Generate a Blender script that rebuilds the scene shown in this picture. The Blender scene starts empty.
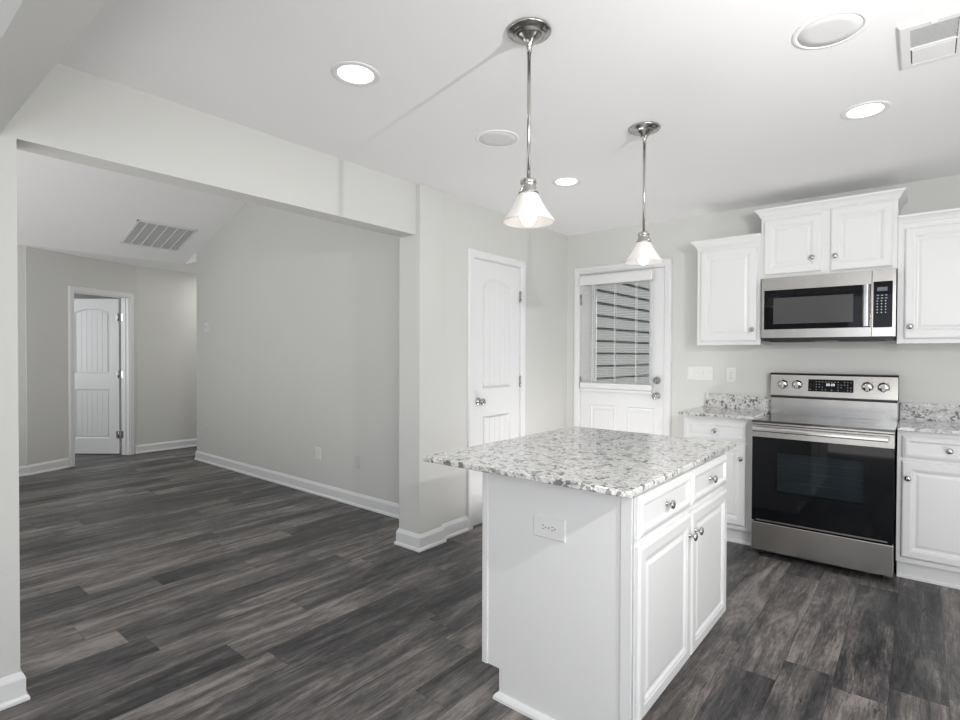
import bpy, bmesh, math, random
from mathutils import Vector, Matrix
random.seed(7)
S = bpy.context.scene
COL = S.collection
PI = math.pi

# ------------------------------------------------------------------ camera
f_px, yaw, pitch, roll, pcx, pcy, cam_h = 534.2093, 38.4862, -.7145, -.2195, 496.1838, 361.2656, 1.3153
y_, p_, r_ = map(math.radians, (yaw, pitch, roll))
R0 = Vector((math.cos(y_), math.sin(y_), 0)); F0 = Vector((-math.sin(y_), math.cos(y_), 0)); Z0 = Vector((0, 0, 1))
Fv = F0*math.cos(p_) + Z0*math.sin(p_); Uv = -F0*math.sin(p_) + Z0*math.cos(p_)
Rr = R0*math.cos(r_) - Uv*math.sin(r_); Ur = R0*math.sin(r_) + Uv*math.cos(r_)
cd = bpy.data.cameras.new('camera'); cam = bpy.data.objects.new('camera', cd); COL.objects.link(cam)
m = Matrix((Rr, Ur, -Fv)).transposed().to_4x4(); m.translation = (0, 0, cam_h); cam.matrix_world = m
cd.sensor_fit = 'HORIZONTAL'; cd.sensor_width = 36; cd.lens = f_px/960*36
cd.shift_x = -(pcx-480)/960; cd.shift_y = (pcy-360)/960; cd.clip_start = .05; cd.clip_end = 200
S.camera = cam

# ------------------------------------------------------------------ world, sun, large lights, exposure
W = bpy.data.worlds.new('sky'); S.world = W; W.use_nodes = True
wn = W.node_tree; bg = wn.nodes['Background']; bg.inputs[0].default_value = (.80, .88, 1, 1); bg.inputs[1].default_value = 1.3

def lamp(name, kind, loc, direction, energy, color=(1, 1, 1), **kw):
    d = bpy.data.lights.new(name, kind); o = bpy.data.objects.new(name, d); COL.objects.link(o)
    o.location = loc; d.energy = energy; d.color = color
    o.rotation_euler = Vector(direction).to_track_quat('-Z', 'Y').to_euler()
    for k, v in kw.items(): setattr(d, k, v)
    return o
lamp('sun', 'SUN', (6, 8, 8), (-.80, -.25, -.55), 3.4, (1, .96, .9), angle=.01)
lamp('daylight_kitchen_window', 'AREA', (.6, -3.45, 1.45), (0, 1, .25), 5, (.97, .985, 1), shape='RECTANGLE', size=3.2, size_y=2.0)
lamp('daylight_east_window', 'AREA', (2.5, .3, 1.5), (-1, .05, .25), 2, (.97, .985, 1), shape='RECTANGLE', size=2.2, size_y=1.6)
lamp('daylight_living_window', 'AREA', (-5.2, -3.45, 1.5), (0, 1, .25), 2, (.96, .98, 1), shape='RECTANGLE', size=2.6, size_y=1.7)
lamp('bedroom_fill', 'AREA', (-8.8, -.36, 1.5), (0, 1, 0), 24, (.95, .98, 1), shape='RECTANGLE', size=1.4, size_y=1.4)  # added fill that brightens the open door leaf; the wall here has no window
lamp('upfill_stove_side', 'AREA', (1.4, 2.4, .06), (-.08, .4, 1), 32, (1, .985, .965), shape='RECTANGLE', size=1.4, size_y=2)  # added upward fill, out of view, for the ceiling and stove-side cabinets
lamp('upfill_behind_beam', 'AREA', (-1.2, -1.1, .06), (0, .35, 1), 27, (1, .985, .965), shape='RECTANGLE', size=2.4, size_y=1.6)  # unseen upward fill added to lighten the ceiling around the beam
lamp('upfill_exterior_door', 'AREA', (-1.95, 3.55, .05), (0, 0, 1), 10.5, (1, .985, .965), shape='RECTANGLE', size=.6, size_y=1.0)  # fill added behind the island, aimed up to lift the far ceiling
lamp('upfill_living', 'AREA', (-5.0, -.95, .06), (0, 0, 1), 80, (1, .985, .965), shape='RECTANGLE', size=3.6, size_y=2.6)  # upward fill added out of view to brighten the living room
lamp('hall_fill', 'AREA', (-7.6, 3.75, 2.43), (0, 0, -1), 7.8, (1, .98, .95), shape='DISK', size=.3)  # invented fill, out of view, lifting the dark hall corner
lamp('front_fill', 'AREA', (1.2, -.6, 1.5), (-.45, 1, .1), 46, shape='DISK', size=1.2)  # added frontal fill disk behind the view; no real fixture
lamp('flash', 'SPOT', (.65, 1.175, 1.84), (-.92, .44, .05), 99, (1, .985, .96), shadow_soft_size=.022, spot_size=2.75, spot_blend=1.0)

S.view_settings.view_transform = 'Standard'; S.view_settings.look = 'None'
S.view_settings.gamma = 1; S.view_settings.use_curve_mapping = False
S.view_settings.exposure = 0.0
S.cycles.max_bounces = 10; S.cycles.diffuse_bounces = 6; S.cycles.glossy_bounces = 5; S.cycles.transparent_max_bounces = 12
S.cycles.caustics_reflective = False; S.cycles.caustics_refractive = False; S.cycles.sample_clamp_indirect = 6

# ------------------------------------------------------------------ materials
def mat(name):
    M = bpy.data.materials.new(name); M.use_nodes = True
    return M, M.node_tree, M.node_tree.nodes['Principled BSDF']
class N:
    """small node-writing helper"""
    def __init__(s, nt): s.nt = nt
    def new(s, t, **kw):
        n = s.nt.nodes.new(t)
        for k, v in kw.items(): setattr(n, k, v)
        return n
    def put(s, sock, v):
        if hasattr(v, 'is_output') or isinstance(v, bpy.types.NodeSocket): s.nt.links.new(v, sock)
        else: sock.default_value = v
    def math(s, op, a, b=0, c=None):
        n = s.new('ShaderNodeMath', operation=op); s.put(n.inputs[0], a); s.put(n.inputs[1], b)
        if c is not None: s.put(n.inputs[2], c)
        return n.outputs[0]
    def obj(s): return s.new('ShaderNodeTexCoord').outputs['Object']
    def geo(s): return s.new('ShaderNodeNewGeometry').outputs['Position']
    def sep(s, v):
        n = s.new('ShaderNodeSeparateXYZ'); s.put(n.inputs[0], v); return n.outputs
    def comb(s, x, y, z):
        n = s.new('ShaderNodeCombineXYZ')
        for i, v in enumerate((x, y, z)): s.put(n.inputs[i], v)
        return n.outputs[0]
    def scale(s, v, sc):
        n = s.new('ShaderNodeVectorMath', operation='MULTIPLY'); s.put(n.inputs[0], v); n.inputs[1].default_value = sc; return n.outputs[0]
    def add(s, v, w):
        n = s.new('ShaderNodeVectorMath', operation='ADD'); s.put(n.inputs[0], v); s.put(n.inputs[1], w); return n.outputs[0]
    def noise(s, v, sc, det=4, rough=.55, dist=0):
        n = s.new('ShaderNodeTexNoise'); s.put(n.inputs['Vector'], v); n.inputs['Scale'].default_value = sc
        n.inputs['Detail'].default_value = det; n.inputs['Roughness'].default_value = rough; n.inputs['Distortion'].default_value = dist
        return n.outputs['Fac']
    def vor(s, v, sc, out='Distance', feat='F1', rnd=1):
        n = s.new('ShaderNodeTexVoronoi', feature=feat); s.put(n.inputs['Vector'], v); n.inputs['Scale'].default_value = sc
        n.inputs['Randomness'].default_value = rnd
        return n.outputs[out]
    def white(s, v):
        n = s.new('ShaderNodeTexWhiteNoise', noise_dimensions='3D'); s.put(n.inputs['Vector'], v); return n.outputs['Value']
    def ramp(s, fac, stops, interp='LINEAR'):
        n = s.new('ShaderNodeValToRGB'); s.put(n.inputs[0], fac); n.color_ramp.interpolation = interp
        el = n.color_ramp.elements
        while len(el) < len(stops): el.new(.5)
        for e, (p, c) in zip(el, stops):
            e.position = p; e.color = (c, c, c, 1) if not isinstance(c, tuple) else (*c, 1)
        return n.outputs[0]
    def mix(s, fac, a, b, mode='MIX'):
        n = s.new('ShaderNodeMix', data_type='RGBA', blend_type=mode); s.put(n.inputs[0], fac)
        for i, v in ((6, a), (7, b)):
            s.put(n.inputs[i], (*v, 1) if isinstance(v, tuple) and len(v) == 3 else v)
        return n.outputs[2]
    def bump(s, hgt, strength, dist=.002):
        n = s.new('ShaderNodeBump'); s.put(n.inputs['Height'], hgt); n.inputs['Strength'].default_value = strength; n.inputs['Distance'].default_value = dist
        return n.outputs[0]

def paint(name, col, rough=.5, spec=.5, bump=.05, sc=220, var=.03):
    M, nt, b = mat(name); n = N(nt); g = n.geo()
    a = n.noise(g, 1.7, 3); k = tuple(c*(1-var) for c in col)
    nt.links.new(n.mix(a, k, col), b.inputs['Base Color'])
    b.inputs['Roughness'].default_value = rough; b.inputs['Specular IOR Level'].default_value = spec
    nt.links.new(n.bump(n.noise(g, sc, 2), bump), b.inputs['Normal'])
    return M
M_wall = paint('warm_gray_wall_paint', (.68, .68, .657), .62, .3, .10, 160)
M_ceil = paint('white_ceiling_paint', (.90, .90, .905), .8, .2, .10, 140)
M_trim = paint('white_trim_paint', (.81, .81, .815), .32, .5, .02)
M_cab = paint('white_cabinet_paint', (.79, .79, .79), .36, .45, .015)
M_plate = paint('white_plastic', (.80, .80, .79), .35, .5, 0)
M_plate_painted = paint('painted_over_plate', (.63, .63, .605), .5, .4, .02)
M_vent = paint('vent_gray_metal', (.64, .64, .645), .5, .4, 0)
M_dark = paint('dark_void', (.015, .015, .015), .7, .2, 0)
M_black = paint('black_plastic', (.012, .012, .013), .35, .5, 0)
M_vent_deep = paint('vent_deep_gray', (.16, .16, .165), .7, .2, 0)
M_vent_dark = paint('vent_shadow_gray', (.45, .45, .455), .6, .3, 0)
M_slat = paint('white_blind_vinyl', (.80, .80, .79), .4, .4, 0)
M_mark = paint('pale_gray_print', (.55, .57, .6), .5, .4, 0)
M_siding = paint('gray_lap_siding', (.215, .21, .203), .7, .3, .05, 60)
M_ground = paint('pale_concrete', (.40, .42, .42), .9, .2, .1, 30)

def metal(name, col, rough, aniso=0, var=.1):
    M, nt, b = mat(name); n = N(nt)
    nz = n.noise(n.scale(n.geo(), (9, 9, 1.2)), 1, 3, .6)
    nt.links.new(n.mix(nz, tuple(c*(1-var) for c in col), col), b.inputs['Base Color'])
    b.inputs['Metallic'].default_value = 1; b.inputs['Roughness'].default_value = rough
    if aniso:
        b.inputs['Anisotropic'].default_value = aniso
        t = n.new('ShaderNodeTangent', direction_type='RADIAL', axis='Z'); nt.links.new(t.outputs[0], b.inputs['Tangent'])
    return M
M_steel = metal('brushed_stainless', (.64, .62, .595), .25, .6, .25)
M_chrome = metal('polished_steel', (.72, .71, .70), .16, 0)
M_nickel = metal('brushed_nickel', (.52, .51, .49), .22, 0)

M_blackglass, nt, b = mat('black_ceramic_glass'); b.inputs['Base Color'].default_value = (.004, .0045, .006, 1); b.inputs['Roughness'].default_value = .04; b.inputs['IOR'].default_value = 1.38
M_cooktop, nt, b = mat('cooktop_glass'); b.inputs['Base Color'].default_value = (.02, .02, .021, 1); b.inputs['Roughness'].default_value = .06; b.inputs['IOR'].default_value = 1.7
M_ring = paint('burner_ring_print', (.10, .10, .10), .2, .5, 0)
M_lcd, nt, b = mat('lcd_display'); b.inputs['Base Color'].default_value = (.16, .18, .21, 1); b.inputs['Roughness'].default_value = .2
M_mwwin, nt, b = mat('microwave_window_mesh'); b.inputs['Base Color'].default_value = (.075, .075, .075, 1); b.inputs['Roughness'].default_value = .16
M_digit, nt, b = mat('lit_digits'); b.inputs['Emission Color'].default_value = (.75, .88, 1, 1); b.inputs['Emission Strength'].default_value = 1.2
M_lens, nt, b = mat('lit_lamp_lens'); b.inputs['Emission Color'].default_value = (1, .985, .95, 1); b.inputs['Emission Strength'].default_value = 3.0
M_bulb, nt, b = mat('lit_bulb'); b.inputs['Emission Color'].default_value = (1, .965, .9, 1); b.inputs['Emission Strength'].default_value = 3.0
M_shade, nt, b = mat('alabaster_shade_glass'); n = N(nt)
b.inputs['Base Color'].default_value = (.70, .68, .66, 1); b.inputs['Roughness'].default_value = .3
b.inputs['Emission Color'].default_value = (1, .95, .88, 1)
nt.links.new(n.math('MULTIPLY_ADD', n.noise(n.obj(), 14, 4, .6, 1.5), .22, .02), b.inputs['Emission Strength'])

def see_through(name, tint, ior=1.45, rough=0.0):
    M = bpy.data.materials.new(name); M.use_nodes = True; nt = M.node_tree; nt.nodes.clear(); n = N(nt)
    o = n.new('ShaderNodeOutputMaterial'); t = n.new('ShaderNodeBsdfTransparent'); t.inputs[0].default_value = (*tint, 1)
    g = n.new('ShaderNodeBsdfGlossy'); g.inputs['Roughness'].default_value = rough
    fr = n.new('ShaderNodeFresnel'); fr.inputs[0].default_value = ior
    mx = n.new('ShaderNodeMixShader'); nt.links.new(fr.outputs[0], mx.inputs[0]); nt.links.new(t.outputs[0], mx.inputs[1]); nt.links.new(g.outputs[0], mx.inputs[2])
    nt.links.new(mx.outputs[0], o.inputs[0]); return M
M_pane = see_through('window_glass', (.94, .96, .95))
M_oven_pane = see_through('smoked_oven_glass', (.46, .50, .52), 1.4, .03)
M_mw_pane = see_through('smoked_microwave_glass', (.20, .20, .21), 1.6, .04)
M_cavity = paint('gray_oven_enamel', (.34, .37, .39), .4, .5, 0)

# floor: dark gray wood-look planks running along y
M_floor, nt, b = mat('gray_wood_plank'); n = N(nt); g = n.geo(); X, Y, Zz = n.sep(g)
pw, pl = .1815, 1.22
xs = n.math('DIVIDE', n.math('ADD', X, .810), pw); row = n.math('FLOOR', xs)
off = n.white(n.comb(row, 3.1, 0))
ys = n.math('DIVIDE', n.math('ADD', Y, n.math('MULTIPLY', off, pl)), pl); colm = n.math('FLOOR', ys)
pid = n.white(n.comb(row, colm, 1.7)); pid2 = n.white(n.comb(row, colm, 8.3))
sh = n.comb(n.math('MULTIPLY', pid, 37), n.math('MULTIPLY', pid2, 53), n.math('MULTIPLY', row, 1.3))
gv = n.add(n.scale(g, (1, .085, 1)), sh)
grain = n.noise(gv, 24, 9, .74, .9)
fine = n.noise(n.add(n.scale(g, (1, .045, 1)), sh), 190, 5, .7, .3)
blot = n.noise(n.add(n.scale(g, (1, .17, 1)), sh), 7.5, 6, .66, 1.1)
knot = n.noise(n.add(n.scale(g, (1, .45, 1)), sh), 17, 6, .7, 2.2)
tone = n.math('ADD', n.math('MULTIPLY', n.math('SUBTRACT', pid, .5), .20), n.math('MULTIPLY', n.math('SUBTRACT', grain, .5), .66))
tone = n.math('ADD', tone, n.math('MULTIPLY', n.math('SUBTRACT', blot, .5), .95))
tone = n.math('ADD', tone, n.math('MULTIPLY', n.math('SUBTRACT', fine, .5), .46))
tone = n.math('ADD', tone, n.math('MULTIPLY', n.math('SUBTRACT', knot, .5), .30))
base = n.ramp(n.math('ADD', tone, .5), [(.25, (.020, .020, .022)), (.42, (.068, .0655, .067)), (.56, (.142, .130, .124)), (.74, (.30, .272, .255))])
crack = n.ramp(n.noise(n.add(n.scale(g, (1, .12, 1)), sh), 16, 8, .75, 1.6), [(.35, .22), (.385, 1.0)])
base = n.mix(.85, base, crack, 'MULTIPLY')
ex = n.math('ABSOLUTE', n.math('SUBTRACT', n.math('FRACT', xs), .5)); ey = n.math('ABSOLUTE', n.math('SUBTRACT', n.math('FRACT', ys), .5))
seam = n.math('MAXIMUM', n.math('GREATER_THAN', ex, .5-.0016/pw), n.math('GREATER_THAN', ey, .5-.0016/pl))
nt.links.new(n.mix(n.math('MULTIPLY', seam, .5), base, (.012, .011, .011)), b.inputs['Base Color'])
nt.links.new(n.math('MULTIPLY_ADD', grain, .22, .30), b.inputs['Roughness'])
b.inputs['Specular IOR Level'].default_value = .34
nt.links.new(n.bump(n.math('SUBTRACT', grain, n.math('MULTIPLY', seam, .8)), .18, .002), b.inputs['Normal'])

# granite: white and gray with dark flecks
M_gran, nt, b = mat('white_granite'); n = N(nt); g = n.geo()
w = n.add(g, n.scale(n.comb(n.noise(g, 40, 2), n.noise(n.add(g, (5, 0, 0)), 40, 2), n.noise(n.add(g, (0, 9, 0)), 40, 2)), (.03, .03, .03)))
cloud = n.noise(w, 30, 6, .72, .4)
gb = n.ramp(cloud, [(.31, (.42, .415, .41)), (.43, (.62, .615, .605)), (.56, (.76, .755, .74))])
cell = n.sep(n.vor(w, 130, 'Color'))[0]
gb = n.mix(.35, gb, n.mix(1, gb, n.ramp(cell, [(0, .55), (.5, .95), (1, 1.2)]), 'MULTIPLY'))
clus = n.ramp(n.noise(g, 16, 3, .6), [(.42, 0.0), (.54, 1.0)])
fl = n.sep(n.vor(n.add(w, (3, 1, 2)), 70, 'Color'))[1]
fleck = n.math('MULTIPLY', n.ramp(fl, [(.72, 0.0), (.76, 1.0)]), clus)
gb = n.mix(n.math('MULTIPLY', fleck, .76), gb, (.035, .034, .034))
fl2 = n.ramp(n.sep(n.vor(n.add(w, (7, 4, 1)), 170, 'Color'))[2], [(.86, 0.0), (.90, 1.0)])
gb = n.mix(n.math('MULTIPLY', fl2, .55), gb, (.20, .19, .185))
nt.links.new(gb, b.inputs['Base Color']); b.inputs['Roughness'].default_value = .05; b.inputs['IOR'].default_value = 1.85

# ------------------------------------------------------------------ mesh helpers
def ident(p, q, t): return (p, q, t)
class MB:
    def __init__(s): s.bm = bmesh.new()
    def face(s, vs, smooth=False):
        try:
            fc = s.bm.faces.new(vs); fc.smooth = smooth
        except ValueError: pass
    def box(s, x0, x1, y0, y1, z0, z1, fn=None):
        c = [(x, y, z) for z in (z0, z1) for y in (y0, y1) for x in (x0, x1)]
        v = [s.bm.verts.new(fn(*p) if fn else p) for p in c]
        for q in ((0, 2, 3, 1), (4, 5, 7, 6), (0, 1, 5, 4), (2, 6, 7, 3), (0, 4, 6, 2), (1, 3, 7, 5)): s.face([v[i] for i in q])
        return s
    def rings(s, loops, caps=True, smooth=False):
        L = [[s.bm.verts.new(p) for p in lp] for lp in loops]
        k = len(L[0])
        for a, c in zip(L, L[1:]):
            for i in range(k): s.face([a[i], a[(i+1) % k], c[(i+1) % k], c[i]], smooth)
        if caps: s.face(L[0][::-1]); s.face(L[-1])
        return s
    def panel(s, o, u, nrm, w, h, prof):
        """slab seen from -nrm: rectangular rings (inset, height out of the back plane)"""
        o, u, nrm = Vector(o), Vector(u), Vector(nrm); z = Vector((0, 0, 1)); lo = []
        for i, d in prof:
            lo.append([o+u*a+z*c+nrm*d for a, c in ((i, i), (w-i, i), (w-i, h-i), (i, h-i))])
        return s.rings(lo)
    def prism(s, poly, a0, a1, fn):
        """polygon in (p,q) drawn out along the third axis"""
        return s.rings([[fn(p, q, a0) for p, q in poly], [fn(p, q, a1) for p, q in poly]])
    def lathe(s, prof, c=(0, 0, 0), axis=(0, 0, 1), seg=32, smooth=True, closed=False):
        ax = Vector(axis).normalized(); e1 = ax.orthogonal().normalized(); e2 = ax.cross(e1); c = Vector(c)
        L = []
        for r, t in prof:
            r = max(r, 1e-5)
            L.append([c+ax*t+(e1*math.cos(2*PI*i/seg)+e2*math.sin(2*PI*i/seg))*r for i in range(seg)])
        if closed: L.append(L[0])
        V = [[s.bm.verts.new(p) for p in lp] for lp in (L[:-1] if closed else L)]
        if closed: V.append(V[0])
        for a, d in zip(V, V[1:]):
            for i in range(seg): s.face([a[i], a[(i+1) % seg], d[(i+1) % seg], d[i]], smooth)
        if not closed: s.face(V[0][::-1]); s.face(V[-1])
        return s
    def sweep(s, path, prof, fn=ident, side=1):
        """profile (offset, third) carried along a 2D path with mitred corners"""
        P = [Vector(p) for p in path]; lo = []
        for i, p in enumerate(P):
            d0 = (P[i]-P[i-1]).normalized() if i else (P[1]-P[0]).normalized()
            d1 = (P[i+1]-P[i]).normalized() if i < len(P)-1 else d0
            n0 = Vector((-d0.y, d0.x))*side; n1 = Vector((-d1.y, d1.x))*side
            mt = (n0+n1).normalized(); k = 1/max(.2, mt.dot(n0))
            lo.append([fn(p.x+mt.x*o*k, p.y+mt.y*o*k, t) for o, t in prof])
        return s.rings(lo)
    def tube(s, pts, r, seg=10):
        pts = [Vector(p) for p in pts]; lo = []
        for i, p in enumerate(pts):
            t = (pts[min(i+1, len(pts)-1)]-pts[max(i-1, 0)]).normalized()
            ref = Vector((0, 0, 1)) if abs(t.z) < .9 else Vector((1, 0, 0))
            e1 = t.cross(ref).normalized(); e2 = t.cross(e1)
            lo.append([p+(e1*math.cos(2*PI*k/seg)+e2*math.sin(2*PI*k/seg))*r for k in range(seg)])
        return s.rings(lo, True, True)
    def build(s, name, material, parent=None, bevel=0, seg=2, at=None):
        bm = s.bm
        base = Vector(at) if at is not None else (wl(parent) if parent else Vector((0, 0, 0)))
        bmesh.ops.recalc_face_normals(bm, faces=bm.faces)
        bmesh.ops.translate(bm, verts=bm.verts, vec=-base)
        me = bpy.data.meshes.new(name); bm.to_mesh(me); bm.free()
        me.materials.append(material)
        o = bpy.data.objects.new(name, me); COL.objects.link(o)
        if parent: o.parent = parent; o.location = base-wl(parent)
        else: o.location = base
        if bevel:
            b = o.modifiers.new('edge', 'BEVEL'); b.width = bevel; b.segments = seg; b.limit_method = 'ANGLE'; b.angle_limit = .6
        return o
def fuse(o, mb, material):
    """surface print: add the shapes to an object's own mesh, in a material of their own"""
    bm = mb.bm; bmesh.ops.recalc_face_normals(bm, faces=bm.faces); bmesh.ops.translate(bm, verts=bm.verts, vec=-wl(o))
    if material.name not in [q.name for q in o.data.materials]: o.data.materials.append(material)
    k = [q.name for q in o.data.materials].index(material.name)
    for fc in bm.faces: fc.material_index = k
    t = bpy.data.meshes.new('print'); bm.to_mesh(t); bm.free()
    b2 = bmesh.new(); b2.from_mesh(o.data); b2.from_mesh(t); b2.to_mesh(o.data); b2.free(); bpy.data.meshes.remove(t)
def wl(o):
    v = Vector((0, 0, 0))
    while o: v += o.location; o = o.parent
    return v
def tag(o, label, cat=None, group=None, kind=None):
    o['label'] = label
    if cat: o['category'] = cat
    if group: o['group'] = group
    if kind: o['kind'] = kind
    return o
def thing(name, loc, label, cat, group=None, kind=None):
    o = bpy.data.objects.new(name, None); COL.objects.link(o); o.location = loc; o.empty_display_size = .1
    return tag(o, label, cat, group, kind)
def struct(name, mb, material, label, cat, bevel=0):
    return tag(mb.build(name, material, None, bevel), label, cat, kind='structure')
def dup(root, loc, label, group=None):
    def cp(o, par):
        c = o.copy(); COL.objects.link(c); c.parent = par
        for ch in list(o.children): cp(ch, c)
        return c
    r = cp(root, None); r.location = loc; r['label'] = label
    if group: r['group'] = group
    return r

# ------------------------------------------------------------------ room shell
ZC = 2.45; YW = 4.42
struct('floor', MB().box(-10.2, 2.7, -3.7, 4.56, -.12, 0), M_floor, 'dark gray wood-look plank floor running through both rooms', 'floor')
struct('ceiling_kitchen', MB().box(-2.765, 2.7, -3.7, 4.56, ZC, ZC+.12), M_ceil, 'flat white ceiling over the kitchen', 'ceiling')
struct('wall_north', MB().box(-2.765, -2.515, YW, YW+.14, 0, ZC).box(-1.69, 2.7, YW, YW+.14, 0, ZC).box(-2.515, -1.69, YW, YW+.14, 2.075, ZC),
       M_wall, 'pale gray kitchen wall behind the stove and cabinets', 'wall')
PX = -2.65
struct('wall_pantry', MB().box(-2.765, PX, 2.685, 3.040, 0, ZC).box(-2.765, PX, 3.664, YW, 0, ZC).box(-2.765, PX, 3.040, 3.664, 2.055, ZC),
       M_wall, 'pale gray wall around the pantry door', 'wall')
struct('wall_pilaster', MB().box(-2.82, -2.615, 2.47, 2.685, 0, ZC).box(-2.82, PX-.02, 2.685, 2.87, 0, ZC), M_wall, 'pale gray wall end between the wide opening and pantry door', 'wall', .003)
struct('wall_header', MB().box(-2.795, -2.655, .453, 2.47, 2.116, ZC), M_wall, 'pale gray header over the wide opening to the living room', 'wall')
struct('wall_stub', MB().box(-2.795, -2.655, -3.7, .453, 0, ZC), M_wall, 'pale wall end at the near side of the wide opening', 'wall')
struct('wall_beam', MB().box(-2.655, 2.6, .285, .403, 2.11, ZC), M_wall, 'pale gray dropped beam crossing the ceiling overhead', 'wall')
struct('wall_east', MB().box(2.6, 2.7, -3.7, -.85, 0, ZC).box(2.6, 2.7, 1.45, YW, 0, ZC).box(2.6, 2.7, -.85, 1.45, 0, .65).box(2.6, 2.7, -.85, 1.45, 2.35, ZC), M_wall, 'pale gray kitchen wall with a window opening', 'wall')
struct('wall_south', MB().box(-2.62, -1.05, -3.7, -3.55, 0, ZC).box(2.25, 2.6, -3.7, -3.55, 0, ZC).box(-1.05, 2.25, -3.7, -3.55, 0, .40).box(-1.05, 2.25, -3.7, -3.55, 2.42, ZC)
       .box(-7.4, -6.55, -3.7, -3.55, 0, 3.3).box(-3.85, -2.765, -3.7, -3.55, 0, 3.3).box(-6.55, -3.85, -3.7, -3.55, 0, .6).box(-6.55, -3.85, -3.7, -3.55, 2.4, 3.3),
       M_wall, 'pale gray wall with wide window openings', 'wall')
# living room
struct('wall_living_north', MB().box(-7.02, -2.78, 2.87, 2.99, 0, 3.35), M_wall, 'long gray living room wall with thermostat and outlets', 'wall')
sl = .315; xr = -5.0; zr = 2.45+sl*(xr+7.37)
vault = MB().prism([(-7.37, 2.45), (xr, zr), (-2.70, 2.45), (-2.70, 2.6), (xr, zr+.15), (-7.37, 2.6)], -3.7, 2.995, lambda p, q, t: (p, t, q))
struct('ceiling_living', vault, M_ceil, 'sloped white vaulted ceiling of the living room', 'ceiling')
struct('ceiling_hall', MB().box(-8.3, -7.37, -3.7, 2.87, 2.45, 2.6).box(-8.3, -7.02, 2.87, 4.56, 2.45, 2.75).box(-10.2, -8.3, -.4, 4.56, 2.45, 2.6), M_ceil, 'flat white ceiling strip over the far hall', 'ceiling')
struct('wall_hall_east', MB().box(-7.02, -6.9, 2.99, 4.56, 0, 2.45), M_wall, 'gray hall wall behind the living room corner', 'wall')
struct('wall_hall_end', MB().box(-10.2, -7.02, 4.46, 4.56, 0, 2.45), M_wall, 'gray end wall of the hall', 'wall')
struct('wall_hall_west', MB().box(-8.17, -8.05, 2.55, 4.46, 0, 2.45), M_wall, 'gray hall wall beside the open far door', 'wall')
struct('wall_west', MB().box(-7.62, -7.5, -3.7, 1.365, 0, 2.45), M_wall, 'gray far wall at the near side of the open far door', 'wall')
struct('wall_bedroom', MB().box(-10.2, -10.0, -.4, 4.46, 0, 2.45).box(-10.2, -7.62, -.5, -.4, 0, 2.45), M_wall, 'gray wall of the room behind the far door', 'wall')
A0 = Vector((-7.5, 1.365)); B0 = Vector((-8.05, 2.55)); LW = (B0-A0).length; U0 = (B0-A0)/LW; N0 = Vector((U0.y, -U0.x))   # N0 points into the living room
def ang(s, t, z): p = A0+U0*s+N0*t; return (p.x, p.y, z)       # along the angled wall, out of it, up
s0, s1, dtop = .475, 1.205, 2.04
wa = MB()
wa.box(-.02, s0, -.12, 0, 0, 2.45, ang); wa.box(s1, LW+.02, -.12, 0, 0, 2.45, ang); wa.box(s0, s1, -.12, 0, dtop, 2.45, ang)
struct('wall_angled', wa, M_wall, 'angled gray wall that holds the open far door', 'wall')

# ------------------------------------------------------------------ baseboards
BB = [(0, 0), (.024, 0), (.024, .010), (.020, .018), (.014, .022), (.014, .085), (.011, .093), (.007, .100), (.004, .108), (0, .110)]
def base(name, path, side, label): return struct(name, MB().sweep(path, BB, ident, side), M_trim, label, 'baseboard')
base('baseboard_pilaster', [(-2.82, 2.87), (-2.82, 2.47), (-2.615, 2.47), (-2.615, 2.685), (PX, 2.685), (PX, 2.985)], -1, 'white baseboard wrapped around the wall end by the pantry door')
base('baseboard_living', [(-2.80, 2.87), (-7.02, 2.87), (-7.02, 4.4)], 1, 'white baseboard along the long living room wall')
base('baseboard_stub', [(-2.655, -3.5), (-2.655, .453), (-2.795, .453)], -1, 'white baseboard at the near wall end of the wide opening')
base('baseboard_hall', [(A0+U0*1.268)[:], B0[:], (-8.05, 4.4)], -1, 'white baseboard from the far door along the hall wall')
base('baseboard_west', [(-7.5, -3.5), (-7.5, 1.365), (A0+U0*.412)[:]], -1, 'white baseboard before the open far door')
base('baseboard_north', [(PX, 3.720), (PX, YW), (-2.585, YW)], -1, 'white baseboard in the corner by the exterior door')

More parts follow.
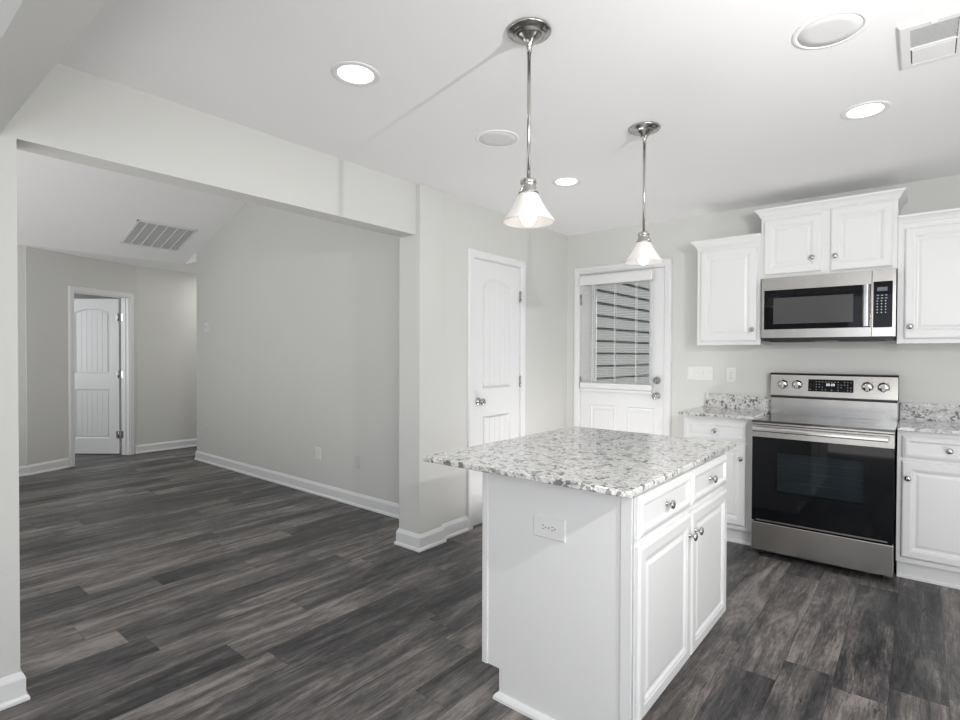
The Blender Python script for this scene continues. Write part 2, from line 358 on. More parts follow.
# ------------------------------------------------------------------ interior doors
CAS = [(0, 0), (0, .011), (.006, .016), (.020, .016), (.030, .019), (.050, .019), (.057, .014), (.060, .010), (.060, 0)]
def arch(x0, x1, z0, z1, rise, k=12):
    """closed outline with a cambered top"""
    pts = [(x0, z0), (x1, z0)]
    for i in range(k+1):
        t = i/k; x = x1+(x0-x1)*t; pts.append((x, z1-rise+rise*math.sin(PI*t)**.8 if 0 < t < 1 else z1-rise))
    return pts
def molded_leaf(w, h, fn, th=.035):
    """two-panel plank door: frame with sloped sticking, grooved fields; fn(s, out, z), faces +out"""
    mb = MB(); st = .115*w/.6 if w < .65 else .118; e = .012
    px0, px1 = st, w-st
    zA0, zA1 = .20, .835; zB0, zB1 = 1.035, h-.125; rise = .05
    rec = -.008
    mb.box(0, w, -th, rec-.004, 0, h, fn)
    mb.box(0, px0, rec-.005, 0, 0, h, fn); mb.box(px1, w, rec-.005, 0, 0, h, fn)
    mb.box(px0, px1, rec-.005, 0, 0, zA0, fn); mb.box(px0, px1, rec-.005, 0, zA1, zB0, fn)
    top = [(px0, h), (px0, zB1-rise)]
    top += [(px0+(px1-px0)*i/12, zB1-rise+rise*math.sin(PI*i/12)**.8) for i in range(1, 12)] + [(px1, zB1-rise), (px1, h)]
    mb.prism(top, rec-.005, 0, lambda p, q, t: fn(p, t, q))
    def sticking(out):
        n = len(out); cx = sum(p[0] for p in out)/n; cz = (min(p[1] for p in out)+max(p[1] for p in out))/2
        hw = (px1-px0)/2; hh = (max(p[1] for p in out)-min(p[1] for p in out))/2
        def ins(d): return [(cx+(p-cx)*(1-d/hw), cz+(q-cz)*(1-d/hh)) for p, q in out]
        L = [[fn(p, 0, q) for p, q in out], [fn(p, -.003, q) for p, q in ins(.006)], [fn(p, rec, q) for p, q in ins(.014)], [fn(p, rec-.004, q) for p, q in ins(.014)]]
        mb.rings(L, caps=False)
        return ins
    for z0, z1, rs in ((zA0, zA1, 0), (zB0, zB1, rise)):
        out = arch(px0, px1, z0, z1, rs) if rs else [(px0, z0), (px1, z0), (px1, z1), (px0, z1)]
        sticking(out)
        fi = .026
        mb.box(px0+fi, px1-fi, rec-.006, -.0052, z0+fi, z1-fi-rs, fn)
        k = max(4, round((px1-px0-2*fi)/.062)); a0 = px0+fi; step = (px1-px0-2*fi)/k
        def topz(x):
            t = (x-px0)/(px1-px0); return z1-fi-(rs-rs*math.sin(PI*t)**.8 if rs else 0)
        for j in range(k):
            x0, x1 = a0+j*step+.0013, a0+(j+1)*step-.0013
            pts = [(x0, z0+fi), (x1, z0+fi)]+[(x1+(x0-x1)*i/4, topz(x1+(x0-x1)*i/4)) for i in range(5)]
            cx = (x0+x1)/2
            mb.rings([[fn(p, rec-.003, q) for p, q in pts], [fn(p, -.0035, q) for p, q in pts], [fn(cx+(p-cx)*.93, -.002, q) for p, q in pts]])
    return mb
def hinge(fn, s, z, parent):
    mb = MB().box(s-.012, s+.012, .0, .004, z-.045, z+.045, fn)
    a = Vector(fn(s, .007, z-.047)); mb.lathe([(.006, 0), (.006, .094)], a, (0, 0, 1), 12)
    return mb.build('hinge', M_nickel, parent)
def knob_round(parent, c, axis, mtl=None):
    mb = MB().lathe([(.031, 0), (.031, .004), (.026, .009), (.012, .013), (.0105, .028), (.018, .034), (.026, .043), (.0275, .052), (.023, .061), (.012, .066), (0, .067)], c, axis, 28)
    return mb.build('knob', mtl or M_nickel, parent)

# pantry door (closed), in the pantry wall, faces +x
d1 = thing('door_1', (PX, 3.385, 0), 'closed white two-panel plank door of the pantry', 'door', kind='structure')
fp = lambda s, t, z: (PX-.003+t, 3.052+s, z+.012)
molded_leaf(.60, 2.03, fp).build('door_leaf', M_trim, d1)
fc = lambda s, z, t: (PX+t, s, z)
MB().sweep([(3.045, 0), (3.045, 2.049), (3.659, 2.049), (3.659, 0)], CAS, fc, 1).build('casing', M_trim, d1)
MB().box(PX-.11, PX, 3.040, 3.049, 0, 2.045).box(PX-.11, PX, 3.655, 3.664, 0, 2.045).box(PX-.11, PX, 3.040, 3.664, 2.045, 2.055).build('jamb', M_trim, d1)
for hz in (1.80, 1.09, .24):
    MB().box(PX-.002, PX+.003, 3.645, 3.662, hz-.045, hz+.045).lathe([(.007, 0), (.007, .094)], (PX+.006, 3.655, hz-.047), (0, 0, 1), 12).build('hinge', M_nickel, d1)
tag(knob_round(d1, (PX-.003, 3.115, .955), (1, 0, 0)), 'round brushed nickel knob')
MB().box(PX-.008, PX-.002, 3.0495, 3.0545, .915, .995).build('latch_plate', M_nickel, d1)

# far door (open into the room behind), hinged at the hall side
d3 = thing('door_3', ang(.84, 0, 0), 'white two-panel door standing open in the far angled wall', 'door', kind='structure')
MB().sweep([(s0+.006, 0), (s0+.006, dtop-.006), (s1-.006, dtop-.006), (s1-.006, 0)], CAS, lambda s, z, t: ang(s, t, z), 1).build('casing', M_trim, d3)
MB().box(s0, s0+.015, -.12, .001, 0, dtop, ang).box(s1-.015, s1, -.12, .001, 0, dtop, ang).box(s0, s1, -.12, .001, dtop-.015, dtop, ang)\
    .box(s0+.015, s0+.025, -.08, -.045, 0, dtop-.015, ang).box(s1-.025, s1-.015, -.08, -.045, 0, dtop-.015, ang).build('jamb', M_trim, d3)
hp = Vector(ang(s1-.022, -.125, 0))+Vector((-.783, -.622, 0))*.022; ld = Vector((-.783, -.622, 0)).normalized(); lo_ = Vector((.622, -.783, 0)).normalized()
def fl_(s, t, z): p = hp+ld*(.69-s)+lo_*t; return (p.x, p.y, z+.012)
molded_leaf(.69, 2.005, fl_).build('door_leaf', M_trim, d3)
for hz in (1.78, 1.04, .26):
    c = hp+lo_*.004+Vector((0, 0, hz))
    mb = MB().lathe([(.010, -.048), (.010, .048)], c, (0, 0, 1), 12)
    mb.box(s1-.019, s1-.0145, -.118, -.075, hz-.045, hz+.045, ang)
    q = [fl_(.655, .001, hz-.057), fl_(.69, .001, hz-.057)]
    mb.box(.655, .69, 0, .003, hz-.057, hz+.033, fl_)
    mb.build('hinge', M_nickel, d3)

# exterior door with a glass light, faces -y
d2 = thing('door_2', (-2.1, YW, 0), 'white half-glass exterior door with nickel deadbolt and knob', 'door', kind='structure')
fe = lambda s, z, t: (s, YW-t, z)
MB().sweep([(-2.510, 0), (-2.510, 2.069), (-1.696, 2.069), (-1.696, 0)], CAS, fe, 1).build('casing', M_trim, d2)
MB().box(-2.515, -2.503, YW-.001, YW+.14, 0, 2.075).box(-1.702, -1.69, YW-.001, YW+.14, 0, 2.075).box(-2.515, -1.69, YW-.001, YW+.14, 2.063, 2.075).build('jamb', M_trim, d2)
gx0, gx1, gz0, gz1 = -2.362, -1.828, 1.07, 1.955
lf = MB(); ly0, ly1 = YW+.006, YW+.050
lx0, lx1 = -2.501, -1.704
lf.box(lx0, gx0, ly0, ly1, .012, 2.060).box(gx1, lx1, ly0, ly1, .012, 2.060).box(gx0, gx1, ly0, ly1, .012, gz0).box(gx0, gx1, ly0, ly1, gz1, 2.060)
for a0, a1 in ((-2.400, -2.148), (-2.032, -1.780)):
    lf.panel((a0, ly0+.001, .19), (1, 0, 0), (0, -1, 0), a1-a0, .67, [(0, 0), (0, .001), (.010, .008), (.020, .003), (.034, .003), (.05, .007)])
leaf2 = lf.build('door_leaf', M_trim, d2)
MB().sweep([(gx0, gz0), (gx0, gz1), (gx1, gz1), (gx1, gz0), (gx0, gz0)], [(-.004, 0), (-.004, .008), (.004, .012), (.022, .010), (.028, 0)], lambda s, z, t: (s, ly0-t, z), 1).build('glass_frame', M_trim, leaf2)
MB().box(gx0-.002, gx1+.002, ly0+.018, ly0+.024, gz0-.002, gz1+.002).build('glass_pane', M_pane, leaf2)
for hz in (1.83, 1.06, .25):
    MB().box(-2.512, -2.494, YW-.003, YW+.005, hz-.05, hz+.05).lathe([(.007, 0), (.007, .1)], (-2.503, YW-.004, hz-.05), (0, 0, 1), 12).build('hinge', M_nickel, d2)
MB().lathe([(.033, 0), (.033, .006), (.027, .012), (.024, .014), (.022, .020), (.012, .022), (.012, .024), (0, .024)], (-1.762, ly0, 1.100), (0, -1, 0), 28).box(-1.766, -1.758, ly0-.040, ly0-.02, 1.082, 1.118).build('deadbolt', M_nickel, d2)
tag(knob_round(d2, (-1.762, ly0, .968), (0, -1, 0)), 'round brushed nickel knob')
MB().box(-2.515, -1.69, YW-.03, YW+.14, 0, .012).build('threshold', M_nickel, d2)

# ------------------------------------------------------------------ outside, seen through the door glass
lap = .137
pf = [(-2.95, -.3)]
z = -.3
while z < 3.2:
    pf += [(-2.728, z), (-2.752, z+lap-.026), (-2.800, z+lap-.026), (-2.800, z+lap)]; z += lap
pf += [(-2.95, z)]
struct('wall_outside', MB().prism(pf, 4.60, 12.5, lambda p, q, t: (p, t, q)), M_siding, 'gray lap siding wall outside the exterior door', 'wall')
struct('ground_outside', MB().box(-2.7, 12, 4.57, 16, -.35, -.2), M_ground, 'pale ground outside the exterior door', 'ground')

# ------------------------------------------------------------------ blind on the exterior door
bl = thing('window_blind', (-2.13, YW-.02, 1.0), 'white horizontal mini blind hanging over the glass of the exterior door', 'blind')
bx0, bx1 = -2.482, -1.790; by = YW-.033
MB().box(bx0-.004, bx1+.004, by-.030, by+.022, 1.955, 2.035).build('valance', M_slat, bl, .004)
sm = MB(); nsl = 40; ta = math.radians(4)
for i in range(nsl):
    zc = 1.075+i*.0222; hd = .0125
    prof = [(-hd, -.0005), (0, .0003), (hd, -.0005), (hd, .0001), (0, .0009), (-hd, .0001)]
    sm.prism([(u*math.cos(ta)-v*math.sin(ta), u*math.sin(ta)+v*math.cos(ta)) for u, v in prof], bx0, bx1, lambda p, q, t, zc=zc: (t, by+p, zc+q))
sm.build('slats', M_slat, bl)
MB().box(bx0, bx1, by-.014, by+.014, .985, 1.008).box(bx0, bx1, by-.013, by+.013, 1.012, 1.060).build('bottom_rail', M_slat, bl, .003)
for cx in (-2.335, -2.135, -1.935):
    MB().box(cx-.0022, cx+.0022, by-.0145, by-.0132, 1.0, 1.96).box(cx-.0022, cx+.0022, by+.0132, by+.0145, 1.0, 1.96).build('ladder_cord', M_slat, bl)
MB().tube([(-2.352, by-.020, 1.955), (-2.352, by-.022, 1.5), (-2.352, by-.022, 1.04)], .004, 8).build('tilt_wand', M_slat, bl)

# ------------------------------------------------------------------ cabinet parts
DOORP = [(0, 0), (0, .012), (.004, .017), (.010, .020), (.043, .020), (.047, .0175), (.053, .0165), (.060, .010), (.068, .009), (.082, .0145)]
DRAWP = [(0, 0), (0, .010), (.006, .014), (.020, .020), (.028, .020), (.033, .0165), (.038, .011), (.044, .011)]
KNOB = [(.0085, 0), (.0085, .002), (.005, .005), (.0048, .014), (.010, .018), (.0155, .021), (.0165, .024), (.0145, .028), (.008, .0305), (0, .031)]
def cab_front(parent, name, o, u, nrm, w, h, prof, knob=None):
    ob = MB().panel(o, u, nrm, w, h, prof).build(name, M_cab, parent)
    if knob:
        c = Vector(o)+Vector(u)*knob[0]+Vector((0, 0, knob[1]))+Vector(nrm)*knob[2]
        tag(MB().lathe(KNOB, c, nrm, 24).build('knob', M_nickel, ob), 'brushed nickel knob')
    return ob
MY = (0, -1, 0); PXX = (1, 0, 0)
YF = 3.94        # base cabinet face frame
ZT = .882        # underside of the stone
def base_cab(x0, x1, dx0, dx1, label, knob_side):
    t = thing('base_cabinet', ((x0+x1)/2, YW, 0), label, 'cabinet', 'base cabinets beside the stove')
    MB().box(x0, x1, YF, YW-.001, .105, ZT).build('body', M_cab, t, .0015)
    MB().box(x0+.004, x1-.004, YF+.045, YW-.001, 0, .105).sweep([(x0+.004, YF+.045), (x1-.004, YF+.045)], [(0, 0), (.008, 0), (.008, .012), (0, .018)], ident, -1).build('toe_kick', M_cab, t)
    w = dx1-dx0
    cab_front(t, 'drawer', (dx0, YF, .722), PXX, MY, w, .130, DRAWP, (w/2, .062, .011))
    cab_front(t, 'door', (dx0, YF, .138), PXX, MY, w, .566, DOORP, (.030 if knob_side == 'l' else w-.030, .468, .020))
    return t
base_cab(-1.362, -.884, -1.343, -.932, 'white base cabinet between the exterior door and the stove', 'r')
base_cab(-.104, .372, -.082, .345, 'white base cabinet beside the stove on the side away from the exterior door', 'l')

def counter(x0, x1, bx0, label, y0=3.885):
    t = thing('countertop', ((x0+x1)/2, YW, ZT), label, 'countertop', 'granite countertops beside the stove')
    MB().box(x0, x1, y0, YW-.002, ZT, ZT+.022).build('slab', M_gran, t, .004, 3)
    MB().box(bx0, x1, YW-.024, YW-.002, ZT+.022, 1.012).build('backsplash', M_gran, t, .002)
    return t
counter(-1.385, -.874, -1.352, 'short granite countertop with backsplash between exterior door and stove')
counter(-.104, .40, -.104, 'granite countertop with backsplash beside the stove, away from the exterior door')

CROWN = [(0, 0), (.004, 0), (.006, .010), (.012, .014), (.016, .026), (.028, .042), (.034, .046), (.038, .050), (.040, .060), (0, .060)]
def upper(x0, x1, z0, z1, yf, fronts, label, ends, zc):
    t = thing('wall_cabinet', ((x0+x1)/2, YW, z0), label, 'cabinet', 'white wall cabinets over the stove wall')
    MB().box(x0, x1, yf, YW-.001, z0, z1).build('body', M_cab, t, .0015)
    for dx0, dx1, dz0, dz1, kx, kz in fronts:
        cab_front(t, 'door', (dx0, yf, dz0), PXX, MY, dx1-dx0, dz1-dz0, DOORP, (kx-dx0, kz-dz0, .020))
    path = [(x0, yf), (x1, yf)]
    if 'l' in ends: path = [(x0, YW-.002)]+path
    if 'r' in ends: path = path+[(x1, YW-.002)]
    MB().sweep(path, [(o, zc+q) for o, q in CROWN], ident, -1).build('crown_molding', M_cab, t)
    return t
YU = 4.118
upper(-1.330, -.888, 1.393, 2.125, YU, [(-1.303, -.912, 1.420, 2.092, -.938, 1.500)], 'white single-door wall cabinet nearest the exterior door', 'l', 2.112)
upper(-.887, -.119, 1.853, 2.290, YU-.012, [(-.867, -.522, 1.876, 2.255, -.571, 1.967), (-.470, -.142, 1.870, 2.276, -.443, 1.963)], 'raised white two-door wall cabinet over the microwave', 'lr', 2.274)
upper(-.118, .40, 1.393, 2.125, YU, [(-.083, .368, 1.420, 2.092, -.053, 1.495)], 'wide white wall cabinet on the side away from the exterior door', 'r', 2.112)

# ------------------------------------------------------------------ microwave
mw = thing('microwave', (-.498, YW, 1.438), 'stainless microwave with black glass door under the raised wall cabinet', 'microwave')
mx0, mx1, mz0, mz1, my = -.8765, -.1235, 1.438, 1.851, 4.079
MB().box(mx0+.002, mx1-.002, my+.03, YW-.002, mz0, mz1-.001).build('body', M_black, mw)
MB().box(mx0+.01, mx1-.01, my+.012, YW-.02, mz0-.022, mz0).box(mx0+.05, mx0+.3, my+.03, my+.2, mz0-.028, mz0-.02).box(mx1-.3, mx1-.05, my+.03, my+.2, mz0-.028, mz0-.02).build('bottom_vent', M_black, mw)
md1 = -.246
def frame_rect(x0, x1, z0, z1, a, c, e, d, y0, y1):
    """rectangular frame around an opening: a left, c right, e bottom, d top widths"""
    mb = MB(); mb.box(x0, x0+a, y0, y1, z0, z1).box(x1-c, x1, y0, y1, z0, z1).box(x0+a, x1-c, y0, y1, z0, z0+e).box(x0+a, x1-c, y0, y1, z1-d, z1); return mb
dr = frame_rect(mx0, md1, mz0, mz1, .017, .003, .058, .085, my, my+.032).build('door', M_steel, mw)
MB().box(mx0+.017, md1-.003, my+.004, my+.012, mz0+.058, mz1-.085).build('black_glass', M_blackglass, dr)
MB().box(mx0+.075, md1-.095, my+.0025, my+.0045, mz0+.095, mz1-.140).build('window', M_mwwin, dr)
hx = -.283
MB().prism([(-.020, 0), (-.020, .016), (-.010, .030), (.010, .030), (.020, .016), (.020, 0)], mz0+.062, mz1-.090, lambda p, q, t: (hx+p+.010, my+.002-q-.012, t)).box(hx-.004, hx+.024, my-.014, my+.01, mz0+.075, mz0+.105).box(hx-.004, hx+.024, my-.014, my+.01, mz1-.13, mz1-.10).build('handle', M_chrome, dr, .002)
cp = frame_rect(md1+.003, mx1, mz0, mz1, .006, .016, .055, .072, my, my+.032).build('control_panel', M_steel, mw)
bfc = MB().box(md1+.009, mx1-.016, my+.003, my+.012, mz0+.055, mz1-.072).build('black_face', M_blackglass, cp)
MB().box(-.218, -.166, my+.0015, my+.004, mz1-.132, mz1-.108).build('display', M_lcd, cp)
kp = MB()
for r in range(7):
    for c in range(3):
        kp.box(-.219+c*.021, -.219+c*.021+(.011 if r < 2 else .006), my+.0018, my+.004, mz1-.160-r*.018, mz1-.160-r*.018+(.004 if r < 2 else .006))
fuse(bfc, kp, M_mark)

# ------------------------------------------------------------------ range
rg = thing('range', (-.489, YW, 0), 'freestanding stainless electric range with black oven door', 'stove')
rx0, rx1, ry, rzt = -.868, -.110, 3.81, .892
MB().box(rx0+.004, rx1-.004, ry+.05, YW-.004, .045, .865).build('body', M_black, rg)
for fx in (rx0+.05, rx1-.05):
    for fy in (ry+.09, YW-.08):
        MB().lathe([(.018, 0), (.018, .012), (.010, .014), (.010, .05)], (fx, fy, 0), (0, 0, 1), 12).build('leveling_foot', M_black, rg)
ck = MB().box(rx0, rx1, ry-.004, YW-.06, rzt-.014, rzt).build('cooktop', M_cooktop, rg, .003)
rb = MB()
for cx, cy, r in ((-.68, 3.98, .105), (-.30, 3.98, .085), (-.68, 4.23, .075), (-.30, 4.23, .095), (-.49, 4.25, .05)):
    rb.lathe([(r-.002, .0), (r+.002, 0), (r+.002, .0006), (r-.002, .0006)], (cx, cy, rzt), (0, 0, 1), 48, False, True)
fuse(ck, rb, M_ring)
MB().prism([(ry+.004, .868), (ry-.002, .862), (ry-.002, .79), (ry+.05, .79), (ry+.05, .878), (ry+.004, .878)], rx0+.003, rx1-.003, lambda p, q, t: (t, p, q)).build('front_trim', M_steel, rg)
od = frame_rect(rx0+.003, rx1-.003, .235, .784, .14, .14, .20, .09, ry-.004, ry+.045).build('oven_door', M_blackglass, rg)
MB().box(rx0+.14, rx1-.14, ry, ry+.006, .433, .698).build('window', M_oven_pane, od)
cav = MB().box(rx0+.13, rx1-.13, ry+.047, ry+.05, .42, .70)
cav.build('inner_glass', M_cavity, od)
rk = MB()
for zz in (.505, .575, .640): rk.tube([(rx0+.15, ry+.03, zz), (rx1-.15, ry+.03, zz)], .0022, 8)
rk.build('rack', M_plate, od)
MB().box(rx0+.004, rx1-.004, ry-.010, ry+.04, .784, .848).build('door_trim', M_steel, od, .002)
MB().box(rx0+.03, rx1-.03, ry-.006, ry, .238, .246).build('glass_edge_strip', M_steel, od)
hh = MB().prism([(-.012, -.013), (-.016, -.006), (-.016, .006), (-.012, .013), (-.002, .013), (-.002, -.013)], rx0+.014, rx1-.030, lambda p, q, t: (t, ry-.032+p, .836+q))
for hx_ in (rx0+.035, rx1-.06): hh.box(hx_-.012, hx_+.012, ry-.036, ry-.008, .826, .846)
hh.build('handle', M_chrome, od)
MB().box(rx0+.003, rx1-.003, ry-.006, ry+.045, .043, .226).build('storage_drawer', M_steel, rg, .004)
# backguard
by0 = 4.335
MB().box(rx0+.006, rx1-.004, by0, YW-.004, rzt-.01, 1.010).build('riser', M_steel, rg, .002)
MB().box(rx0+.008, rx1-.006, by0+.006, YW-.006, 1.010, 1.030).box(-.62, -.54, by0+.002, by0+.01, 1.012, 1.02).build('gap', M_black, rg)
bgd = MB().prism([(by0-.014, 1.028), (by0-.014, 1.036), (by0+.006, 1.176), (by0+.012, 1.184), (YW-.004, 1.184), (YW-.004, 1.028)], rx0+.004, rx1-.003, lambda p, q, t: (t, p, q)).build('backguard', M_steel, rg)
MB().box(rx0+.002, rx1-.001, by0+.004, YW-.003, 1.184, 1.190).box(rx0+.000, rx0+.004, by0, YW-.003, 1.02, 1.19).box(rx1-.003, rx1+.0, by0, YW-.003, 1.02, 1.19).build('trim_edge', M_black, bgd)
sl_b = 20/140
def on_bg(x, z, t): return (x, by0-.014+(z-1.036)*sl_b-t, z)
dpn = MB().box(-.622, -.355, 1.066, 1.150, .0, .002, lambda x, z, t: on_bg(x, z, t)).build('display_panel', M_blackglass, bgd)
dg = MB()
for i, dx in enumerate((-.512, -.500, -.484, -.472)):
    for q in ((0, .008, .0, .0015), (0, .0015, .0, .014), (.0065, .008, 0, .014), (0, .008, .0125, .014)):
        dg.box(dx+q[0], dx+q[1], 1.108+q[2], 1.108+q[3], .0022, .0028, lambda x, z, t: on_bg(x, z, t))
fuse(dpn, dg, M_digit)
pr_ = MB()
for r in range(4):
    for c in range(14):
        if 5 <= c <= 8 and r in (1, 2): continue
        if random.random() < .25: continue
        x = -.613+c*.0185; zz = 1.078+r*.018
        pr_.box(x, x+.007, zz, zz+.0028, .0022, .0026, lambda x, z, t: on_bg(x, z, t))
fuse(dpn, pr_, M_mark)
ax = Vector((0, -1, -sl_b)).normalized()
for kx in (-.782, -.690, -.277, -.189):
    c = Vector(on_bg(kx, 1.108, 0))
    kb = MB().lathe([(.034, 0), (.034, .004), (.028, .006), (.027, .017), (.025, .019), (0, .019)], c, ax, 28).build('knob', M_chrome, bgd)
    MB().box(kx-.009, kx+.009, 1.082, 1.134, .018, .032, lambda x, z, t: on_bg(x, z, t)).build('grip', M_chrome, kb, .003)
    tk = MB()
    for a in range(-3, 4):
        th = a*.7; x = kx+math.sin(th)*.041; zz = 1.108+math.cos(th)*.041
        tk.box(x-.0012, x+.0012, zz-.002, zz+.002, 0, .0006, lambda x, z, t: on_bg(x, z, t))
    fuse(bgd, tk, M_black)

# ------------------------------------------------------------------ kitchen island
ix0, ix1, iy0, iy1 = -1.332, -.712, 1.600, 2.60
isl = thing('kitchen_island', ((ix0+ix1)/2, (iy0+iy1)/2, 0), 'white island cabinet with two doors and two drawers under a granite top', 'island')
MB().box(ix0+.004, ix1, iy0+.004, iy1, .115, .892).build('body', M_cab, isl)
tk0, tk1 = ix0+.082, ix1-.078
MB().box(tk0+.004, tk1, iy0+.006, iy1-.004, 0, .115).build('toe_kick', M_cab, isl)
# end panel with toe notches
ep = MB().prism([(ix0+.004, .115), (tk0, .115), (tk0, 0), (tk1, 0), (tk1, .115), (ix1, .115), (ix1, .892), (ix0+.004, .892)], iy0-.002, iy0+.006, lambda p, q, t: (p, t, q))
ep.build('end_panel', M_cab, isl)
MB().box(ix0, ix0+.026, iy0-.008, iy0+.003, .115, .892).build('corner_trim', M_cab, isl, .002)
MB().box(ix1-.040, ix1, iy0-.008, iy0+.003, .115, .892).build('corner_trim', M_cab, isl, .002)
MB().sweep([(tk0, iy0+.05), (tk0, iy0-.002), (tk1, iy0-.002)], [(0, 0), (.018, 0), (.017, .010), (.012, .018), (.005, .024), (0, .026)], ident, -1).build('shoe_molding', M_trim, isl)
fx = ix1
def ifront(name, y0, y1, z0, z1, prof, knob): return cab_front(isl, name, (fx, y0, z0), (0, 1, 0), (1, 0, 0), y1-y0, z1-z0, prof, knob)
ifront('door', 1.610, 2.100, .132, .700, DOORP, (.490-.028, .488, .020))
ifront('door', 2.112, 2.592, .132, .700, DOORP, (.030, .492, .020))
ifront('drawer', 1.610, 2.100, .722, .862, DRAWP, (.245, .068, .011))
ifront('drawer', 2.112, 2.592, .722, .862, DRAWP, (.240, .068, .011))
wt = MB().box(-1.535, -.664, 1.468, 2.625, .893, .914).build('island_countertop', M_gran, None, .004, 3, at=(-1.09, 2.05, .893))
tag(wt, 'large speckled white granite slab on top of the kitchen island', 'countertop')

# ------------------------------------------------------------------ wall plates
def duplex(mb_fn, parent, horizontal=False):
    """two receptacles; mb_fn(u, v, t): u along the plate's long side, v across, t out"""
    for du in (-.0195, .0195):
        o = MB()
        pts = [(du+.0165*math.cos(a)*(1.0), max(-.0135, min(.0135, .0165*math.sin(a)))) for a in [2*PI*i/20 for i in range(20)]]
        o.rings([[mb_fn(p, q, .004) for p, q in pts], [mb_fn(p, q, .0068) for p, q in pts]])
        ob = o.build('receptacle', M_plate, parent)
        s = MB().box(du-.0005, du+.0065, -.0072, -.0052, .0066, .0072, mb_fn).box(du-.0005, du+.0065, .0052, .0072, .0066, .0072, mb_fn).box(du-.0095, du-.0055, -.0022, .0022, .0066, .0072, mb_fn)
        fuse(ob, s, M_dark)
    MB().lathe([(.003, .004), (.003, .0062), (0, .0066)], mb_fn(0, 0, 0), Vector(mb_fn(0, 0, 1))-Vector(mb_fn(0, 0, 0)), 10).build('screw', M_nickel, parent)
def plate(mb_fn, L, w, parent, mt=None):
    a, c = L/2, w/2
    MB().rings([[mb_fn(p, q, d) for p, q in ((-a+i, -c+i), (a-i, -c+i), (a-i, c-i), (-a+i, c-i))] for i, d in ((0, 0), (0, .0025), (.004, .0055))]).build('plate', mt or M_plate, parent)
def out(name, loc, label, cat, group='wall plates'): return thing(name, loc, label, cat, group)
# island outlet, horizontal
t = out('electrical_outlet', (-1.026, iy0-.002, .702), 'white horizontal duplex outlet on the end of the island', 'outlet')
fn = lambda u, v, d: (-1.026-u, iy0-.002-d, .702+v); plate(fn, .136, .080, t); duplex(fn, t)
# by the stove
t = out('electrical_outlet', (-1.163, YW, 1.161), 'white upright outlet above the short granite countertop', 'outlet')
fn = lambda u, v, d: (-1.163+v, YW-d, 1.161+u); plate(fn, .114, .074, t); duplex(fn, t)
t = out('light_switch', (-1.400, YW, 1.172), 'wide white four-switch plate between exterior door and outlet', 'switch')
fn = lambda u, v, d: (-1.400+u, YW-d, 1.172+v); plate(fn, .205, .114, t)
MB().box(-.086, -.052, -.034, .034, .004, .0075, fn).build('rocker', M_plate, t, .001)
for u in (-.023, .023, .069):
    MB().box(u-.005, u+.005, -.012, .012, .004, .0065, fn).box(u-.004, u+.004, .0, .010, .006, .013, fn).build('toggle', M_plate, t)
# living room
YL = 2.87
t = out('electrical_outlet', (-4.40, YL, .385), 'white outlet low on the long living room wall', 'outlet')
fn = lambda u, v, d: (-4.40+v, YL-d, .385+u); plate(fn, .114, .085, t); duplex(fn, t)
for x, z, lab in ((-3.80, .382, 'wall-coloured blank plate low on living room wall nearest the wall end'), (-6.74, .39, 'wall-coloured blank plate low on living room wall below the thermostat')):
    t = out('blank_plate', (x, YL, z), lab, 'wall plate')
    fn = lambda u, v, d, x=x, z=z: (x+v, YL-d, z+u); plate(fn, .112, .080, t, M_plate_painted)
    for sv in (.03, -.03): MB().lathe([(.003, .0055), (.003, .0065), (0, .007)], fn(sv, 0, 0), (0, -1, 0), 10).build('screw', M_plate_painted, t)
t = thing('thermostat', (-6.70, YL, 1.628), 'small white thermostat on the living room wall', 'thermostat')
MB().box(-6.762, -6.640, YL-.006, YL, 1.575, 1.680).box(-6.752, -6.650, YL-.026, YL-.004, 1.583, 1.672).build('housing', M_plate, t, .003)
MB().box(-6.725, -6.690, YL-.0275, YL-.0255, 1.605, 1.650).build('screen', M_vent, t)

# ------------------------------------------------------------------ ceiling fixtures
def pendant(x, y, label):
    t = thing('pendant_lamp', (x, y, ZC), label, 'lamp', 'pendant lamps over the island')
    c = (x, y, ZC)
    MB().lathe([(.076, 0), (.078, -.004), (.074, -.009), (.064, -.011), (.061, -.016), (.050, -.020), (.044, -.021), (.041, -.026), (.026, -.034), (.017, -.046), (.009, -.060), (.0085, -.078), (0, -.078)], c, (0, 0, 1), 40).build('canopy', M_nickel, t)
    MB().lathe([(.0065, -.05), (.0065, -.525)], c, (0, 0, 1), 16).build('rod', M_nickel, t)
    MB().lathe([(.0065, -.515), (.026, -.520), (.029, -.524), (.029, -.534), (.026, -.537), (.026, -.546), (.030, -.550), (.030, -.556), (.036, -.566), (.036, -.570), (0, -.570)], c, (0, 0, 1), 32).build('socket_cap', M_nickel, t)
    outer = [(.031, -.567), (.036, -.576), (.045, -.593), (.055, -.611), (.066, -.629), (.077, -.645), (.086, -.657), (.091, -.664), (.0915, -.669)]
    inner = [(r-.004, z-.0005) for r, z in outer[::-1]]
    MB().lathe(outer+inner, c, (0, 0, 1), 48, True, True).build('lamp_shade', M_shade, t)
    MB().lathe([(.010, -.568), (.013, -.585), (.015, -.600), (.024, -.620), (.029, -.640), (.028, -.655), (.021, -.672), (.010, -.681), (0, -.683)], c, (0, 0, 1), 28).build('bulb', M_bulb, t)
    return t
pendant(-1.086, 1.545, 'lit nickel pendant lamp with white bell shade hanging nearest the wide opening')
pendant(-1.094, 2.560, 'lit nickel pendant lamp with white bell shade hanging in front of the exterior door')
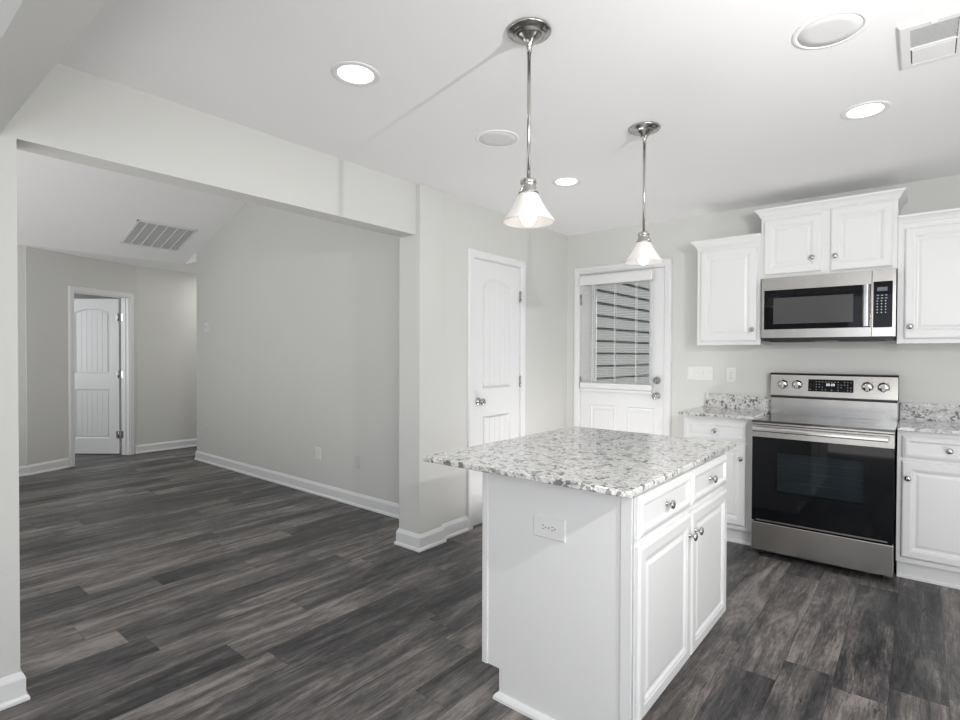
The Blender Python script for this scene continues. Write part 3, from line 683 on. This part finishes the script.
def recessed(x, y, label, power=1):
    t = thing('recessed_light', (x, y, ZC), label, 'ceiling light', 'recessed lights in the kitchen ceiling')
    MB().lathe([(.070, -.0005), (.074, -.003), (.090, -.004), (.097, -.002), (.098, .001), (.070, .001)], (x, y, ZC), (0, 0, 1), 48, True, True).build('trim_ring', M_trim, t)
    MB().lathe([(.071, .0005), (.071, -.0015), (0, -.0025)], (x, y, ZC), (0, 0, 1), 40).build('lens', M_lens, t)
    lo = lamp('recessed_glow', 'AREA', (x, y, ZC-.006), (0, 0, -1), power, (1, .97, .92), shape='DISK', size=.13)
    lo.parent = t; lo.location = (0, 0, -.006)
recessed(-1.806, 1.350, 'lit round recessed light nearest the wide opening')
recessed(-1.828, 3.032, 'small lit recessed light far back between the two pendants')
recessed(-.214, 3.003, 'lit round recessed light in front of the raised wall cabinet')
def speaker(x, y, label):
    t = thing('ceiling_speaker', (x, y, ZC), label, 'speaker', 'round ceiling speakers')
    MB().lathe([(.098, 0), (.098, -.003), (.104, -.0042), (.114, -.003), (.117, .0005), (.098, .0005)], (x, y, ZC), (0, 0, 1), 56, True, True).build('rim', M_ceil, t)
    MB().lathe([(.100, 0), (.099, -.0026), (.06, -.003), (0, -.0032)], (x, y, ZC), (0, 0, 1), 56).build('grille', M_grille, t)
M_grille, nt, b = mat('speaker_grille_mesh'); n = N(nt); g = n.geo()
dots = n.ramp(n.vor(g, 330, 'Distance', 'F1', .2), [(.28, .52), (.42, .76)])
nt.links.new(dots, b.inputs['Base Color']); b.inputs['Roughness'].default_value = .6
speaker(-1.757, 2.213, 'small round white ceiling speaker behind the nearest pendant rod')
speaker(-.262, 2.190, 'round white ceiling speaker beside the square ceiling vent')
# square kitchen vent
vt = thing('ceiling_vent', (.023, 2.48, ZC), 'white ceiling vent with a louvred half and a plain half', 'vent')
vx0, vx1, vy0, vy1 = -.075, .122, 2.308, 2.652
def fr(x0, x1, y0, y1, i0, i1, h0):
    return MB().rings([[(x0+i, y0+i, ZC-d), (x1-i, y0+i, ZC-d), (x1-i, y1-i, ZC-d), (x0+i, y1-i, ZC-d)] for i, d in ((0, 0), (0, .006), (.006, h0), (i1, h0), (i1, .004), (i1, 0))])
fr(vx0, vx1, vy0, vy1, 0, .033, .012).build('frame', M_trim, vt)
MB().box(vx0+.030, vx1-.030, vy0+.030, 2.484, ZC-.0055, ZC-.0045).build('backing', M_vent_deep, vt)
lv = MB(); k = 13
for i in range(k):
    yy = vy0+.034+i*(2.480-vy0-.034)/k
    lv.box(vx0+.031, vx1-.031, yy, yy+.0045, ZC-.0105, ZC-.004)
lv.build('louvres', M_vent_dark, vt)
MB().box(vx0+.030, vx1-.030, 2.484, 2.494, ZC-.013, ZC-.003).build('divider', M_trim, vt)
MB().box(vx0+.036, vx1-.036, 2.500, 2.618, ZC-.012, ZC-.004).build('plain_panel', M_trim, vt, .003)
MB().box(.015, .030, vy0+.012, vy0+.022, ZC-.016, ZC-.010).build('latch', M_trim, vt)
# return grille in the sloped ceiling
def slope(u, v, t):      # u along x, v along y, t below the slope
    nx, nz = sl, -1; L = math.hypot(nx, nz)
    return (u+nx/L*t, v, 2.45+sl*(u+7.37)+nz/L*t)
rv = thing('return_air_grille', slope(-6.76, 2.367, 0), 'white return air grille in the sloped living room ceiling', 'vent')
g0, g1, h0, h1 = -7.035, -6.485, 2.067, 2.668
fm = MB()
for a in ((g0, g1, h0, h0+.022), (g0, g1, h1-.022, h1), (g0, g0+.022, h0, h1), (g1-.022, g1, h0, h1)): fm.box(*a, 0, .012, slope)
fm.build('frame', M_trim, rv)
MB().box(g0+.02, g1-.02, h0+.02, h1-.02, .001, .003, slope).build('backing', M_vent_dark, rv)
fm = MB()
for i in range(1, 6):
    v = h0+(h1-h0)*i/6; fm.box(g0+.02, g1-.02, v-.005, v+.005, .003, .013, slope)
fm.build('bars', M_trim, rv)
fm = MB(); k = 30
for i in range(k):
    u = g0+.024+(g1-g0-.048)*i/k; fm.box(u, u+.007, h0+.022, h1-.022, .003, .009, slope)
fm.build('louvres', M_vent, rv)
